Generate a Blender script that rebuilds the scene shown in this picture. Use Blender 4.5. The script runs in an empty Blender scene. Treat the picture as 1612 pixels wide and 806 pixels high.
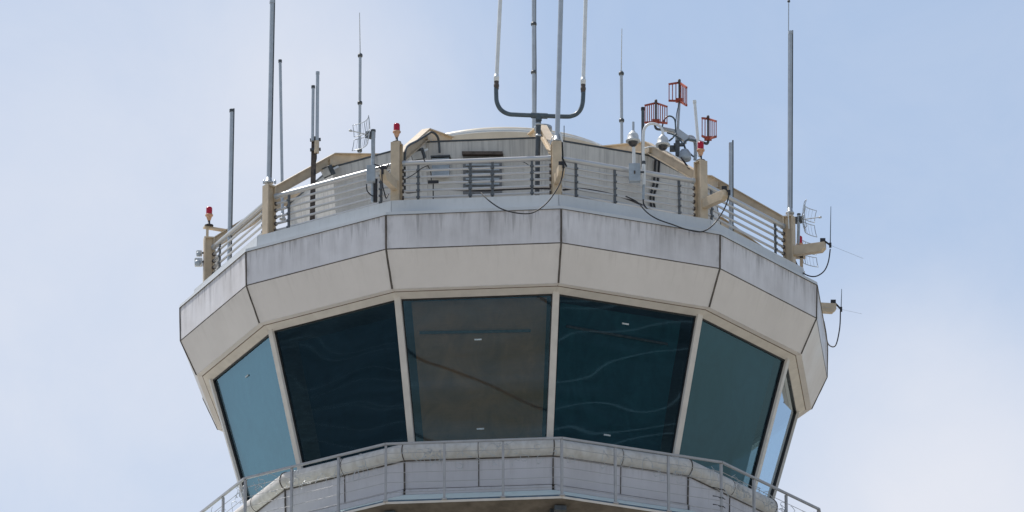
import bpy, math, random
from math import sin, cos, pi, radians as R_
from mathutils import Vector, Matrix
random.seed(7)
S = bpy.context.scene
COL = S.collection

# ------------------------------------------------------------------ camera
ZO = 55.58                                   # height of the roof edge above the ground
TH0 = 0.16421                                # turn of the twelve sided cab
CAM = Vector((0, -144.22686, -53.82661 + ZO))
FW = Vector((0.00079339, 0.93376287, 0.35789144))
RT = Vector((0.99999899, -0.00032002, -0.00138191))
UP = Vector((0.00117584, -0.35789218, 0.93376218))
FPX = 12618.0                                # focal length in pixels of the 1612 px wide photo
cd = bpy.data.cameras.new('camera'); cam = bpy.data.objects.new('camera', cd); COL.objects.link(cam)
m3 = Matrix((RT, UP, -FW)).transposed()
cam.matrix_world = Matrix.Translation(CAM) @ m3.to_4x4()
cd.sensor_width = 36; cd.lens = FPX / 1612 * 36
cd.clip_start = 1; cd.clip_end = 20000
S.camera = cam

# ------------------------------------------------------------------ light, sky
SUN_AZ, SUN_EL = R_(-131), R_(60)            # azimuth measured like the ring angle: (sin, -cos)
sd = Vector((sin(SUN_AZ) * cos(SUN_EL), -cos(SUN_AZ) * cos(SUN_EL), sin(SUN_EL)))
sl = bpy.data.lights.new('sun', 'SUN'); so = bpy.data.objects.new('sun', sl); COL.objects.link(so)
sl.energy = 3.9; sl.angle = R_(0.6); sl.color = (1, .955, .89)
so.rotation_euler = sd.to_track_quat('Z', 'Y').to_euler()
so.location = (0, 0, 120)
S.view_settings.view_transform = 'Standard'; S.view_settings.look = 'None'
S.view_settings.exposure = 0.28; S.view_settings.gamma = 1
S.view_settings.use_curve_mapping = False

def pdir(px, py):
    return (FW * FPX + RT * (px - 806) + UP * (403 - py)).normalized()

W = bpy.data.worlds.new('World'); S.world = W; W.use_nodes = True
nt = W.node_tree; nt.nodes.clear()
def N(nt, t, **k):
    n = nt.nodes.new(t)
    for a, b in k.items(): setattr(n, a, b)
    return n
def mth(nt, op, a, b=None, c=None, clamp=False):
    n = N(nt, 'ShaderNodeMath', operation=op); n.use_clamp = clamp
    for i, v in enumerate((a, b, c)):
        if v is None: continue
        if isinstance(v, (int, float)): n.inputs[i].default_value = v
        else: nt.links.new(v, n.inputs[i])
    return n.outputs[0]
sky = N(nt, 'ShaderNodeTexSky', sky_type='NISHITA'); sky.sun_disc = False
sky.sun_elevation = SUN_EL; sky.sun_rotation = math.atan2(sd.x, sd.y)
sky.altitude = 50; sky.air_density = 1.0; sky.dust_density = 1.5; sky.ozone_density = 1.2
tc = N(nt, 'ShaderNodeTexCoord')
def blob(px, py, rad):
    d = pdir(px, py); v = N(nt, 'ShaderNodeVectorMath', operation='DISTANCE')
    nt.links.new(tc.outputs['Generated'], v.inputs[0]); v.inputs[1].default_value = d
    m = N(nt, 'ShaderNodeMapRange', interpolation_type='SMOOTHERSTEP')
    nt.links.new(v.outputs['Value'], m.inputs[0])
    m.inputs[1].default_value = 0; m.inputs[2].default_value = rad; m.inputs[3].default_value = 1; m.inputs[4].default_value = 0
    return m.outputs[0]
def wnoise(scale, detail, rough=.5, dist=0):
    n = N(nt, 'ShaderNodeTexNoise'); n.inputs['Scale'].default_value = scale; n.inputs['Detail'].default_value = detail
    n.inputs['Roughness'].default_value = rough; n.inputs['Distortion'].default_value = dist
    nt.links.new(tc.outputs['Generated'], n.inputs['Vector']); return n.outputs['Fac']
n1 = wnoise(26, 8, .62, .5); n2 = wnoise(3, 5, .55)
f = mth(nt, 'MULTIPLY_ADD', mth(nt, 'SUBTRACT', n1, .5), .55, 0.15)
f = mth(nt, 'ADD', f, mth(nt, 'MULTIPLY', blob(120, 420, .085), .60))
f = mth(nt, 'ADD', f, mth(nt, 'MULTIPLY', blob(1560, 860, .050), .66))
f = mth(nt, 'ADD', f, mth(nt, 'MULTIPLY', blob(1380, 700, .045), .22))
f = mth(nt, 'ADD', f, mth(nt, 'MULTIPLY', blob(520, 60, .034), .25))
f = mth(nt, 'ADD', f, mth(nt, 'MULTIPLY', blob(700, 620, .04), .3))
f = mth(nt, 'ADD', f, mth(nt, 'MULTIPLY', mth(nt, 'SUBTRACT', n2, .5), .5), clamp=True)
mx = N(nt, 'ShaderNodeMix', data_type='RGBA'); nt.links.new(f, mx.inputs['Factor'])
skym = N(nt, 'ShaderNodeMix', data_type='RGBA', blend_type='MULTIPLY'); skym.inputs['Factor'].default_value = 1
nt.links.new(sky.outputs[0], skym.inputs[6]); skym.inputs[7].default_value = (1.23, 1.23, 1.18, 1)
nt.links.new(skym.outputs[2], mx.inputs[6]); mx.inputs[7].default_value = (6.35, 6.6, 7.3, 1)
bg = N(nt, 'ShaderNodeBackground'); bg.inputs['Strength'].default_value = .1
nt.links.new(mx.outputs[2], bg.inputs[0])
wo = N(nt, 'ShaderNodeOutputWorld'); nt.links.new(bg.outputs[0], wo.inputs[0])
W.cycles.sampling_method = 'MANUAL'; W.cycles.sample_map_resolution = 1024

# ------------------------------------------------------------------ materials
def srgb(r, g, b):
    def c(v):
        v /= 255.; return v / 12.92 if v <= .04045 else ((v + .055) / 1.055) ** 2.4
    return (c(r), c(g), c(b), 1)
def mix(nt, fac, a, b, bt='MIX'):
    n = N(nt, 'ShaderNodeMix', data_type='RGBA', blend_type=bt)
    for s, v in ((n.inputs['Factor'], fac), (n.inputs[6], a), (n.inputs[7], b)):
        if isinstance(v, (int, float)): s.default_value = v
        elif isinstance(v, tuple): s.default_value = v if len(v) == 4 else (*v, 1)
        else: nt.links.new(v, s)
    return n.outputs[2]
def ramp(nt, src, lo, hi, a=0., b=1.):
    m = N(nt, 'ShaderNodeMapRange'); nt.links.new(src, m.inputs[0])
    for i, v in enumerate((lo, hi, a, b)): m.inputs[i + 1].default_value = v
    return m.outputs[0]
def noise(nt, scale, detail=4, vec=(1, 1, 1), rough=.55, coord='world', dist=0):
    if coord == 'uv':
        src = N(nt, 'ShaderNodeTexCoord').outputs['UV']
    elif coord == 'world': src = N(nt, 'ShaderNodeNewGeometry').outputs['Position']
    else: src = N(nt, 'ShaderNodeTexCoord').outputs['Object']
    mp = N(nt, 'ShaderNodeMapping'); mp.inputs['Scale'].default_value = vec; nt.links.new(src, mp.inputs['Vector'])
    n = N(nt, 'ShaderNodeTexNoise'); n.inputs['Scale'].default_value = scale; n.inputs['Detail'].default_value = detail
    n.inputs['Roughness'].default_value = rough; n.inputs['Distortion'].default_value = dist
    nt.links.new(mp.outputs[0], n.inputs['Vector']); return n.outputs['Fac']
def newmat(name):
    m = bpy.data.materials.new(name); m.use_nodes = True
    return m, m.node_tree, m.node_tree.nodes['Principled BSDF']
def setin(b, **k):
    for a, v in k.items(): b.inputs[a.replace('_', ' ')].default_value = v
def plain(name, col, rough=.5, metal=0., var=.25, scale=6, bump=0., spec=.4, rv=.1):
    m, nt, b = newmat(name)
    n = noise(nt, scale, 5); c2 = tuple(x * (1 - var) for x in col[:3])
    c3 = tuple(min(1, x * (1 + var * .5)) for x in col[:3])
    nt.links.new(mix(nt, ramp(nt, n, .32, .68), c2, c3), b.inputs['Base Color'])
    setin(b, Roughness=rough, Metallic=metal, Specular_IOR_Level=spec)
    nt.links.new(ramp(nt, noise(nt, scale * 3, 3), .3, .7, max(.05, rough - rv), min(1, rough + rv)), b.inputs['Roughness'])
    if bump:
        bp = N(nt, 'ShaderNodeBump'); bp.inputs['Strength'].default_value = bump; bp.inputs['Distance'].default_value = .01
        nt.links.new(noise(nt, scale * 8, 4), bp.inputs['Height']); nt.links.new(bp.outputs[0], b.inputs['Normal'])
    return m
def panelmat(name, col, dirt, streak=.5, grime=.6, rough=.45, edge_top=.18, mott=.3):
    """painted sheet with rain streaks and grime along the joints"""
    m, nt, b = newmat(name)
    uv = N(nt, 'ShaderNodeTexCoord').outputs['UV']; sp = N(nt, 'ShaderNodeSeparateXYZ'); nt.links.new(uv, sp.inputs[0])
    u, v = sp.outputs[0], sp.outputs[1]
    st = ramp(nt, noise(nt, 5.0, 5, (1, 1, .09), .6), .42, .72)           # rain streaks
    st2 = ramp(nt, noise(nt, 14.0, 3, (1, 1, .12), .6), .5, .75)
    mo = ramp(nt, noise(nt, 1.1, 6, (1, 1, 1.2), .6), .35, .7)
    du = mth(nt, 'MINIMUM', u, mth(nt, 'SUBTRACT', 1, u))                  # distance to the side joints
    eu = ramp(nt, du, 0, .055, 1, 0)
    ev = ramp(nt, v, 1 - edge_top, 1, 0, 1)
    eb = ramp(nt, v, 0, .07, 1, 0)
    n3 = ramp(nt, noise(nt, 7, 5, (1, 1, .5)), .3, .7)
    e = mth(nt, 'MAXIMUM', mth(nt, 'MULTIPLY', eu, n3), mth(nt, 'MULTIPLY', mth(nt, 'MAXIMUM', ev, eb), mth(nt, 'MULTIPLY', n3, .7)))
    fac = mth(nt, 'MULTIPLY', mth(nt, 'MULTIPLY', mth(nt, 'ADD', mth(nt, 'MULTIPLY', st, .7), mth(nt, 'MULTIPLY', st2, .4)), mth(nt, 'ADD', mth(nt, 'MULTIPLY', v, .8), .25)), streak)
    rnd = N(nt, 'ShaderNodeObjectInfo').outputs['Random']
    cx = N(nt, 'ShaderNodeCombineXYZ'); nt.links.new(mth(nt, 'MULTIPLY', u, 34), cx.inputs[0]); nt.links.new(mth(nt, 'MULTIPLY', rnd, 70), cx.inputs[1])
    ln = N(nt, 'ShaderNodeTexNoise'); ln.inputs['Scale'].default_value = 1; ln.inputs['Detail'].default_value = 2; nt.links.new(cx.outputs[0], ln.inputs['Vector'])
    run = mth(nt, 'SUBTRACT', ramp(nt, ln.outputs['Fac'], .5, .78, 0, 1.1), mth(nt, 'SUBTRACT', 1, v))
    fac = mth(nt, 'ADD', fac, mth(nt, 'MULTIPLY', ramp(nt, run, -.02, .25), streak * .55))     # runs starting at the top edge
    fac = mth(nt, 'ADD', fac, mth(nt, 'MULTIPLY', rnd, .10))
    fac = mth(nt, 'ADD', fac, mth(nt, 'MULTIPLY', mo, mott))
    fac = mth(nt, 'MAXIMUM', fac, mth(nt, 'MULTIPLY', e, grime), clamp=True)
    nt.links.new(mix(nt, fac, tuple(col), tuple(dirt)), b.inputs['Base Color'])
    setin(b, Specular_IOR_Level=.35); nt.links.new(ramp(nt, mo, 0, 1, rough - .08, rough + .2), b.inputs['Roughness'])
    bp = N(nt, 'ShaderNodeBump'); bp.inputs['Strength'].default_value = .12; bp.inputs['Distance'].default_value = .02
    nt.links.new(noise(nt, 2.2, 2), bp.inputs['Height']); nt.links.new(bp.outputs[0], b.inputs['Normal'])
    return m
def glassmat(name, tint, refl=.04, wob=.0, streaks=False):
    m, nt, b = newmat(name); nt.nodes.remove(b); out = nt.nodes['Material Output']
    tr = N(nt, 'ShaderNodeBsdfTransparent'); tr.inputs[0].default_value = (*tint, 1)
    gl = N(nt, 'ShaderNodeBsdfGlossy'); gl.inputs['Roughness'].default_value = .008; gl.inputs[0].default_value = (.48, .78, .93, 1)
    ge = N(nt, 'ShaderNodeNewGeometry'); dt = N(nt, 'ShaderNodeVectorMath', operation='DOT_PRODUCT')
    nt.links.new(ge.outputs['Normal'], dt.inputs[0]); nt.links.new(ge.outputs['Incoming'], dt.inputs[1])
    one = mth(nt, 'SUBTRACT', 1, mth(nt, 'ABSOLUTE', dt.outputs['Value']), clamp=True)
    sch = mth(nt, 'MULTIPLY', mth(nt, 'POWER', one, 3.2), 1.1)
    nt.links.new(mix(nt, mth(nt, 'POWER', one, 2.5), (.34, .68, .95), (1, 1, 1)), gl.inputs[0])
    bp = N(nt, 'ShaderNodeBump'); bp.inputs['Strength'].default_value = 1.0; bp.inputs['Distance'].default_value = wob
    h = noise(nt, .30, 1, (1, 1, 1.3), .3, 'world', .4)
    nt.links.new(h, bp.inputs['Height']); nt.links.new(bp.outputs[0], gl.inputs['Normal'])
    fac = mth(nt, 'ADD', sch, refl, clamp=True)
    mxs = N(nt, 'ShaderNodeMixShader'); nt.links.new(fac, mxs.inputs[0]); nt.links.new(tr.outputs[0], mxs.inputs[1]); nt.links.new(gl.outputs[0], mxs.inputs[2])
    nt.links.new(mxs.outputs[0], out.inputs[0])
    return m
def blindmat(name, col, trans, amt):
    """solar film blind: lets a little light through"""
    m, nt, b = newmat(name); out = nt.nodes['Material Output']; 
    n = ramp(nt, noise(nt, 2.2, 4, (1, 1, .6), .6, 'world', 1.0), .3, .7, .75, 1.25)
    n2 = ramp(nt, noise(nt, 60, 2, (.06, .06, 1)), .3, .7, .95, 1.05)
    c = mix(nt, 1.0, tuple(col), (1, 1, 1), 'MULTIPLY')
    vm = N(nt, 'ShaderNodeVectorMath', operation='SCALE'); nt.links.new(c, vm.inputs[0]); nt.links.new(mth(nt, 'MULTIPLY', n, n2), vm.inputs['Scale'])
    nt.links.new(vm.outputs[0], b.inputs['Base Color']); setin(b, Roughness=.7, Specular_IOR_Level=.2)
    tr = N(nt, 'ShaderNodeBsdfTransparent'); tr.inputs[0].default_value = (*trans, 1)
    mxs = N(nt, 'ShaderNodeMixShader'); mxs.inputs[0].default_value = amt
    nt.links.new(b.outputs[0], mxs.inputs[1]); nt.links.new(tr.outputs[0], mxs.inputs[2]); nt.links.new(mxs.outputs[0], out.inputs[0])
    return m
M = {}
M['fascia'] = panelmat('fascia_paint', (.735, .715, .735), (.38, .365, .37), .75, .95, .45, .25, .35)
M['soffit'] = panelmat('soffit_paint', (.715, .675, .655), (.50, .465, .44), .22, .6, .5, .05, .18)
M['curb'] = panelmat('curb_flashing', (.62, .64, .66), (.44, .46, .47), .25, .5, .35, .05, .2)
M['drum'] = panelmat('penthouse_cladding', (.68, .66, .62), (.42, .41, .39), .6, .5, .5, .12, .4)
M['apron'] = panelmat('apron_paint', (.60, .575, .60), (.38, .36, .36), .35, .7, .45, .1, .25)
M['lower'] = panelmat('lower_wall_paint', (.56, .48, .40), (.38, .33, .28), .4, .6, .5, .1, .3)
M['bull'] = panelmat('bullnose_paint', (.63, .605, .58), (.38, .34, .29), .35, .6, .45, .03, .10)
M['mull'] = plain('mullion_aluminium', (.62, .58, .54), .42, .1, .10, 4)
M['joint'] = plain('joint_sealant', (.115, .098, .085), .8, 0, .5, 5)
M['brownline'] = plain('rusty_drip_edge', (.16, .11, .08), .7, 0, .4, 9)
M['tan'] = plain('tan_steel_paint', (.58, .475, .345), .45, 0, .16, 5)
M['galv'] = plain('galvanised_steel', (.46, .49, .52), .42, .45, .10, 7)
M['rail'] = plain('brushed_rail_steel', (.54, .54, .54), .33, .5, .04, 2, rv=.015)
M['dark'] = plain('dark_grey_paint', (.075, .085, .095), .5, 0, .35, 9)
M['baluster'] = plain('dull_grey_steel', (.13, .14, .15), .5, .2, .25, 9)
M['slate'] = plain('slate_blue_pipe', (.09, .12, .145), .42, 0, .25, 9)
M['walkrail'] = plain('walkway_rail_paint', (.37, .37, .385), .45, .1, .12, 6)
M['louvre'] = plain('louvre_paint', (.19, .195, .205), .5, .1, .2, 8)
M['brown'] = plain('weathered_brown_steel', (.10, .08, .07), .65, 0, .45, 12)
M['black'] = plain('black_rubber', (.03, .03, .035), .55, 0, .3, 9)
M['white'] = plain('white_fibreglass', (.74, .76, .77), .4, 0, .12, 6)
M['greyplastic'] = plain('grey_plastic', (.58, .60, .61), .4, 0, .12, 9)
M['boxgrey'] = plain('grey_box_paint', (.36, .41, .46), .42, .1, .2, 8)
M['redpaint'] = plain('red_paint', (.40, .09, .055), .6, 0, .35, 14)
M['orange'] = plain('salmon_beacon_body', (.62, .36, .22), .5, 0, .2, 14)
M['domeroof'] = plain('cream_roof_membrane', (.60, .54, .44), .42, 0, .1, 3)
M['domewhite'] = plain('white_roof_ring', (.78, .77, .74), .35, 0, .12, 3)
M['deck'] = plain('roof_gravel', (.34, .33, .31), .9, 0, .3, 6, .4)
M['teal'] = panelmat('walkway_edge_paint', (.70, .79, .75), (.52, .59, .57), .4, .5, .45, .1, .2)
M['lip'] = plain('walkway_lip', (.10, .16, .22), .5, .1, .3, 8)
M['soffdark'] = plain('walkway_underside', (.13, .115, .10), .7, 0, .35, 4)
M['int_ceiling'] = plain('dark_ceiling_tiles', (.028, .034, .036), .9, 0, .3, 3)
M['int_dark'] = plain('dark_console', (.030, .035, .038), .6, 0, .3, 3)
M['gasket'] = plain('window_gasket', (.012, .012, .014), .5, 0, .3, 6)
M['tag'] = plain('pale_sticker', (.48, .54, .57), .5, 0, .35, 60)
M['glass'] = glassmat('tinted_glass', (.44, .57, .62), .07, .005)
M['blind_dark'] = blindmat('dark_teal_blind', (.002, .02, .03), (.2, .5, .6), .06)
M['blind_brown'] = blindmat('brown_blind', (.45, .17, .07), (.4, .5, .5), .08)  # brown stands in for the ground reflected in the centre pane
M['blind_teal'] = blindmat('teal_blind', (.03, .10, .11), (.3, .5, .6), .15)
M['view_block'] = blindmat('pale_teal_view_block', (.10, .20, .22), (.3, .5, .6), .06)  # for the added sheet that blocks the view through the left window
M['blind_slate'] = blindmat('slate_teal_blind', (.02, .07, .09), (.3, .5, .6), .2)
mm, nt_, b_ = newmat('red_lens'); setin(b_, Base_Color=(.55, .004, .03, 1), Roughness=.18, Transmission_Weight=.25, IOR=1.45); M['lens'] = mm
nt_.links.new(mix(nt_, ramp(nt_, noise(nt_, 30, 2), .3, .7), (.5, .003, .025), (.62, .01, .05)), b_.inputs['Base Color'])
mm, nt_, b_ = newmat('smoked_dome'); setin(b_, Roughness=.08, Specular_IOR_Level=.7); M['smoke'] = mm
nt_.links.new(mix(nt_, noise(nt_, 20, 2), (.02, .02, .025), (.05, .05, .055)), b_.inputs['Base Color'])

def groundmat():
    m, nt, b = newmat('airfield_ground')
    a = ramp(nt, noise(nt, .012, 6, (1, 1, 1), .6, 'world', 1.2), .42, .58)
    g = mix(nt, ramp(nt, noise(nt, .09, 6), .3, .7), (.24, .20, .14), (.36, .31, .24))
    g = mix(nt, ramp(nt, noise(nt, .035, 4), .48, .62), g, (.10, .12, .05))
    c = mix(nt, ramp(nt, noise(nt, .6, 5), .3, .7), (.34, .33, .31), (.44, .42, .39))
    nt.links.new(mix(nt, a, g, c), b.inputs['Base Color']); setin(b, Roughness=.9, Specular_IOR_Level=.2)
    return m
M['ground'] = groundmat()
M['asphalt'] = plain('asphalt', (.07, .075, .078), .85, 0, .55, .12)
M['marking'] = plain('road_marking', (.75, .75, .72), .7, 0, .15, 2)
M['concrete'] = plain('concrete', (.34, .33, .31), .8, 0, .25, 1.5, .2)

# ------------------------------------------------------------------ mesh helpers
class MB:
    def __init__(s): s.v = []; s.f = []; s.sm = []; s.uv = {}
    def add(s, vs, fs, smooth=False, uvs=None):
        o = len(s.v); s.v += [Vector(v) for v in vs]
        for i, f in enumerate(fs):
            s.f.append(tuple(o + j for j in f)); s.sm.append(smooth)
            if uvs: s.uv[len(s.f) - 1] = [uvs[j] for j in f]
        return s
    def hexa(s, b, t, uvs=None):
        """b, t: four points each (bottom, top), same turning order"""
        return s.add(list(b) + list(t), [(3, 2, 1, 0), (4, 5, 6, 7), (0, 1, 5, 4), (1, 2, 6, 5), (2, 3, 7, 6), (3, 0, 4, 7)], uvs=uvs)
    def box(s, c, sx, sy, sz, ax=None):
        c = Vector(c); X, Y, Z = ax or (Vector((1, 0, 0)), Vector((0, 1, 0)), Vector((0, 0, 1)))
        q = [(-1, -1), (1, -1), (1, 1), (-1, 1)]
        return s.hexa([c + X * a * sx / 2 + Y * b_ * sy / 2 - Z * sz / 2 for a, b_ in q], [c + X * a * sx / 2 + Y * b_ * sy / 2 + Z * sz / 2 for a, b_ in q])
    def bar(s, a, b, w, h, up=Vector((0, 0, 1))):
        """box section from a to b: w across, h along up"""
        a, b = Vector(a), Vector(b); d = (b - a).normalized(); x = d.cross(up).normalized(); u = x.cross(d)
        q = [(-1, -1), (1, -1), (1, 1), (-1, 1)]
        return s.hexa([a + x * i * w / 2 + u * j * h / 2 for i, j in q], [b + x * i * w / 2 + u * j * h / 2 for i, j in q])
    def tube(s, pts, r, n=10, closed=False):
        pts = [Vector(p) for p in pts]; rs = r if isinstance(r, (list, tuple)) else [r] * len(pts)
        L = len(pts); rings = []; up = None
        for i, p in enumerate(pts):
            a = pts[i - 1] if i else (pts[-1] if closed else p); c = pts[i + 1] if i < L - 1 else (pts[0] if closed else p)
            d = (c - a).normalized()
            if up is None:
                up = Vector((0, 0, 1)) if abs(d.z) < .9 else Vector((1, 0, 0))
            x = d.cross(up).normalized(); up = x.cross(d).normalized()
            rings.append([p + (x * cos(2 * pi * k / n) + up * sin(2 * pi * k / n)) * rs[i] for k in range(n)])
        vs = [v for g in rings for v in g]; fs = []
        for i in range(L if closed else L - 1):
            j = (i + 1) % L
            for k in range(n): fs.append((i * n + k, i * n + (k + 1) % n, j * n + (k + 1) % n, j * n + k))
        s.add(vs, fs, True)
        if not closed:
            s.add(rings[0], [tuple(range(n))[::-1]]); s.add(rings[-1], [tuple(range(n))])
        return s
    def cyl(s, a, b, r, r2=None, n=14): return s.tube([a, b], [r, r if r2 is None else r2], n)
    def lathe(s, base, prof, n=20, axis=Vector((0, 0, 1)), smooth=True):
        """prof: list of (radius, height)"""
        base = Vector(base); axis = Vector(axis).normalized()
        x = axis.orthogonal().normalized(); y = axis.cross(x); vs = []; fs = []
        for r, h in prof:
            for k in range(n):
                a = 2 * pi * k / n; vs.append(base + axis * h + (x * cos(a) + y * sin(a)) * max(r, 1e-4))
        for i in range(len(prof) - 1):
            for k in range(n): fs.append((i * n + k, i * n + (k + 1) % n, (i + 1) * n + (k + 1) % n, (i + 1) * n + k))
        return s.add(vs, fs, smooth)
    def build(s, name, mat, parent=None, loc=None, bevel=0):
        """link everything collected as one mesh object"""
        org = Vector(loc) if loc else Vector((0, 0, 0))
        pw = Vector((0, 0, 0)); p = parent
        while p is not None: pw += p.location; p = p.parent
        org_l = org if (loc and parent is None) else Vector((0, 0, 0))
        sub = pw + org_l
        me = bpy.data.meshes.new(name); me.from_pydata([v - sub for v in s.v], [], s.f); me.update()
        for i, p_ in enumerate(me.polygons): p_.use_smooth = s.sm[i]
        if s.uv:
            ul = me.uv_layers.new(name='UVMap')
            for pi_, uvs in s.uv.items():
                for li, uv in zip(me.polygons[pi_].loop_indices, uvs): ul.data[li].uv = uv
        me.materials.append(M[mat]); o = bpy.data.objects.new(name, me); COL.objects.link(o)
        o.location = org_l
        if parent is not None: o.parent = parent
        if bevel:
            b = o.modifiers.new('bevel', 'BEVEL'); b.width = bevel; b.segments = 2; b.limit_method = 'ANGLE'
        return o
def empty(name, loc, label=None, cat=None, group=None):
    o = bpy.data.objects.new(name, None); COL.objects.link(o); o.location = loc; o.empty_display_size = .2
    tag(o, label, cat, group); return o
def tag(o, label=None, cat=None, group=None, kind=None):
    if label: o['label'] = label
    if cat: o['category'] = cat
    if group: o['group'] = group
    if kind: o['kind'] = kind
    return o
def dup(o, parent, rz):
    """copy a part and its sub-parts, turned about the tower axis"""
    c = o.copy(); COL.objects.link(c); c.parent = parent; c.rotation_euler = (0, 0, rz)
    for ch in list(o.children):
        g = ch.copy(); COL.objects.link(g); g.parent = c
    return c
def P(R, z, k):
    """point on the twelve sided ring: corner k (may be fractional: straight side between corners)"""
    k0 = math.floor(k); f = k - k0
    a = TH0 + k0 * pi / 6; p = Vector((R * sin(a), -R * cos(a), z + ZO))
    if f < 1e-6: return p
    a2 = a + pi / 6; q = Vector((R * sin(a2), -R * cos(a2), z + ZO)); return p.lerp(q, f)
def out(k): a = TH0 + k * pi / 6; return Vector((sin(a), -cos(a), 0))
def side(k): a = TH0 + k * pi / 6; return Vector((cos(a), sin(a), 0))
UPV = Vector((0, 0, 1))
def atY(px, py, Y): d = pdir(px, py); return CAM + d * ((Y - CAM.y) / d.y)
def atZ(px, py, z): d = pdir(px, py); return CAM + d * ((z + ZO - CAM.z) / d.z)
def curve(pts, n=8):
    """smooth line through points"""
    pts = [Vector(p) for p in pts]; o = []
    for i in range(len(pts) - 1):
        p0 = pts[max(i - 1, 0)]; p1 = pts[i]; p2 = pts[i + 1]; p3 = pts[min(i + 2, len(pts) - 1)]
        for j in range(n):
            t = j / n
            o.append(.5 * ((2 * p1) + (p2 - p0) * t + (2 * p0 - 5 * p1 + 4 * p2 - p3) * t * t + (3 * p1 - p0 - 3 * p2 + p3) * t ** 3))
    o.append(pts[-1]); return o
M_PX = 1 / 87.5                                # metres per photo pixel at the tower

# ------------------------------------------------------------------ ground
g = MB(); n = 64; RG = 6000
g.add([(0, 0, 0)] + [(RG * cos(2 * pi * i / n), RG * sin(2 * pi * i / n), 0) for i in range(n)], [(0, 1 + i, 1 + (i + 1) % n) for i in range(n)])
tag(g.build('ground', 'ground'), kind='structure')
def strip(pts, w, z, mb):
    pts = curve(pts, 10); L = []
    for i, p in enumerate(pts):
        d = (pts[min(i + 1, len(pts) - 1)] - pts[max(i - 1, 0)]).normalized(); s_ = Vector((-d.y, d.x, 0)) * w / 2
        L += [Vector((p.x + s_.x, p.y + s_.y, z)), Vector((p.x - s_.x, p.y - s_.y, z))]
    mb.add(L, [(2 * i, 2 * i + 1, 2 * i + 3, 2 * i + 2) for i in range(len(pts) - 1)])
road_pts = [(-500, -260, 0), (-200, -190, 0), (-40, -160, 0), (60, -175, 0), (220, -130, 0), (600, -60, 0)]
road2 = [(-300, -60, 0), (-60, -90, 0), (20, -118, 0), (160, -90, 0), (420, -250, 0)]
a = MB(); strip(road_pts, 9, .02, a); tag(a.build('road', 'asphalt'), kind='structure')
a = MB(); strip(road2, 6.5, .03, a); tag(a.build('road', 'asphalt'), kind='structure')
a = MB()
for rp, w in ((road_pts, 9), (road2, 6.5)):
    for sgn in (-1, 1):
        q = [Vector(p) + Vector((0, sgn * (w / 2 - .35), 0)) for p in rp]; strip(q, .15, .036, a)
tag(a.build('road_marking', 'marking'), kind='structure')

def patch(name, mat, pts, z):
    m = MB(); m.add([(x, y, z) for x, y in pts], [tuple(range(len(pts)))]); return tag(m.build(name, mat), kind='structure')
patch('reflection_patch', 'asphalt', [(-120, -20), (-140, -260), (-1500, -1000), (-2600, 100), (-900, 60)], .01)  # unseen dark ground, added to darken the reflection in the left front pane
patch('reflection_patch', 'asphalt', [(190, -150), (230, -330), (420, -520), (900, -420), (700, -120), (380, -90)], .01)  # unseen dark ground, added as backdrop for the reflection right of centre
def lines(c, ang, n, gap, w, L, z, name, mat, bend=.0):
    a = MB(); d = Vector((cos(ang), sin(ang), 0)); q = Vector((-sin(ang), cos(ang), 0))
    for i in range(n):
        o = Vector(c) + q * (i - n / 2) * gap * (1 + .25 * sin(i * 2.3))
        strip([o - d * L, o - d * L * .4 + q * bend, o + d * L * .3 - q * bend * .6, o + d * L], w, z, a)
    return tag(a.build(name, mat), kind='structure')
lines((284, -263, 0), R_(-43 + 24), 26, 5.5, .30, 260, .03, 'reflection_line_right', 'concrete', 6)  # made-up pale strips, laid out to show as streaks in the glass
lines((-56, -290, 0), R_(-101 - 14), 10, 8, .28, 140, .03, 'reflection_line_centre', 'asphalt', 3)  # made-up dark strips, only there to be reflected in the centre pane
lines((-567, -222, 0), R_(-158 - 20), 22, 7, .22, 200, .03, 'reflection_line_left', 'concrete', 7)  # added pale strips giving faint reflected lines in the darkest pane
# ------------------------------------------------------------------ the tower
T = empty('control_tower', (0, 0, 0), 'twelve sided grey and cream control tower cab with dark tinted windows that lean outwards', 'control tower')
ALL = range(-6, 6)
def seg(R1, z1, R2, z2, thick, gap=.012, vtop=True):
    """slab of one bay (corner 0 to 1) from lower ring (R1,z1) to upper ring (R2,z2)"""
    lo0, lo1, hi0, hi1 = P(R1, z1, 0), P(R1, z1, 1), P(R2, z2, 0), P(R2, z2, 1)
    t = (lo1 - lo0).normalized(); lo0 += t * gap; hi0 += t * gap; lo1 -= t * gap; hi1 -= t * gap
    n = (lo1 - lo0).cross(hi0 - lo0).normalized()
    bk = [v - n * thick for v in (lo0, lo1, hi1, hi0)]
    ft = [lo0, lo1, hi1, hi0]
    m = MB(); uv = [(0, 0), (1, 0), (1, 1), (0, 1)] * 2
    m.hexa(bk, ft, uvs=uv); return m
def ringpart(name, mat, R1, z1, R2, z2, thick=.03, gap=.012, ks=ALL, bevel=0, label=None):
    o = seg(R1, z1, R2, z2, thick, gap).build(name, mat, T, bevel=bevel); L = []
    k0 = True
    for k in ks:
        if k0: o.rotation_euler = (0, 0, k * pi / 6); L.append(o); k0 = False
        else: L.append(dup(o, T, k * pi / 6))
    return L
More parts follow.
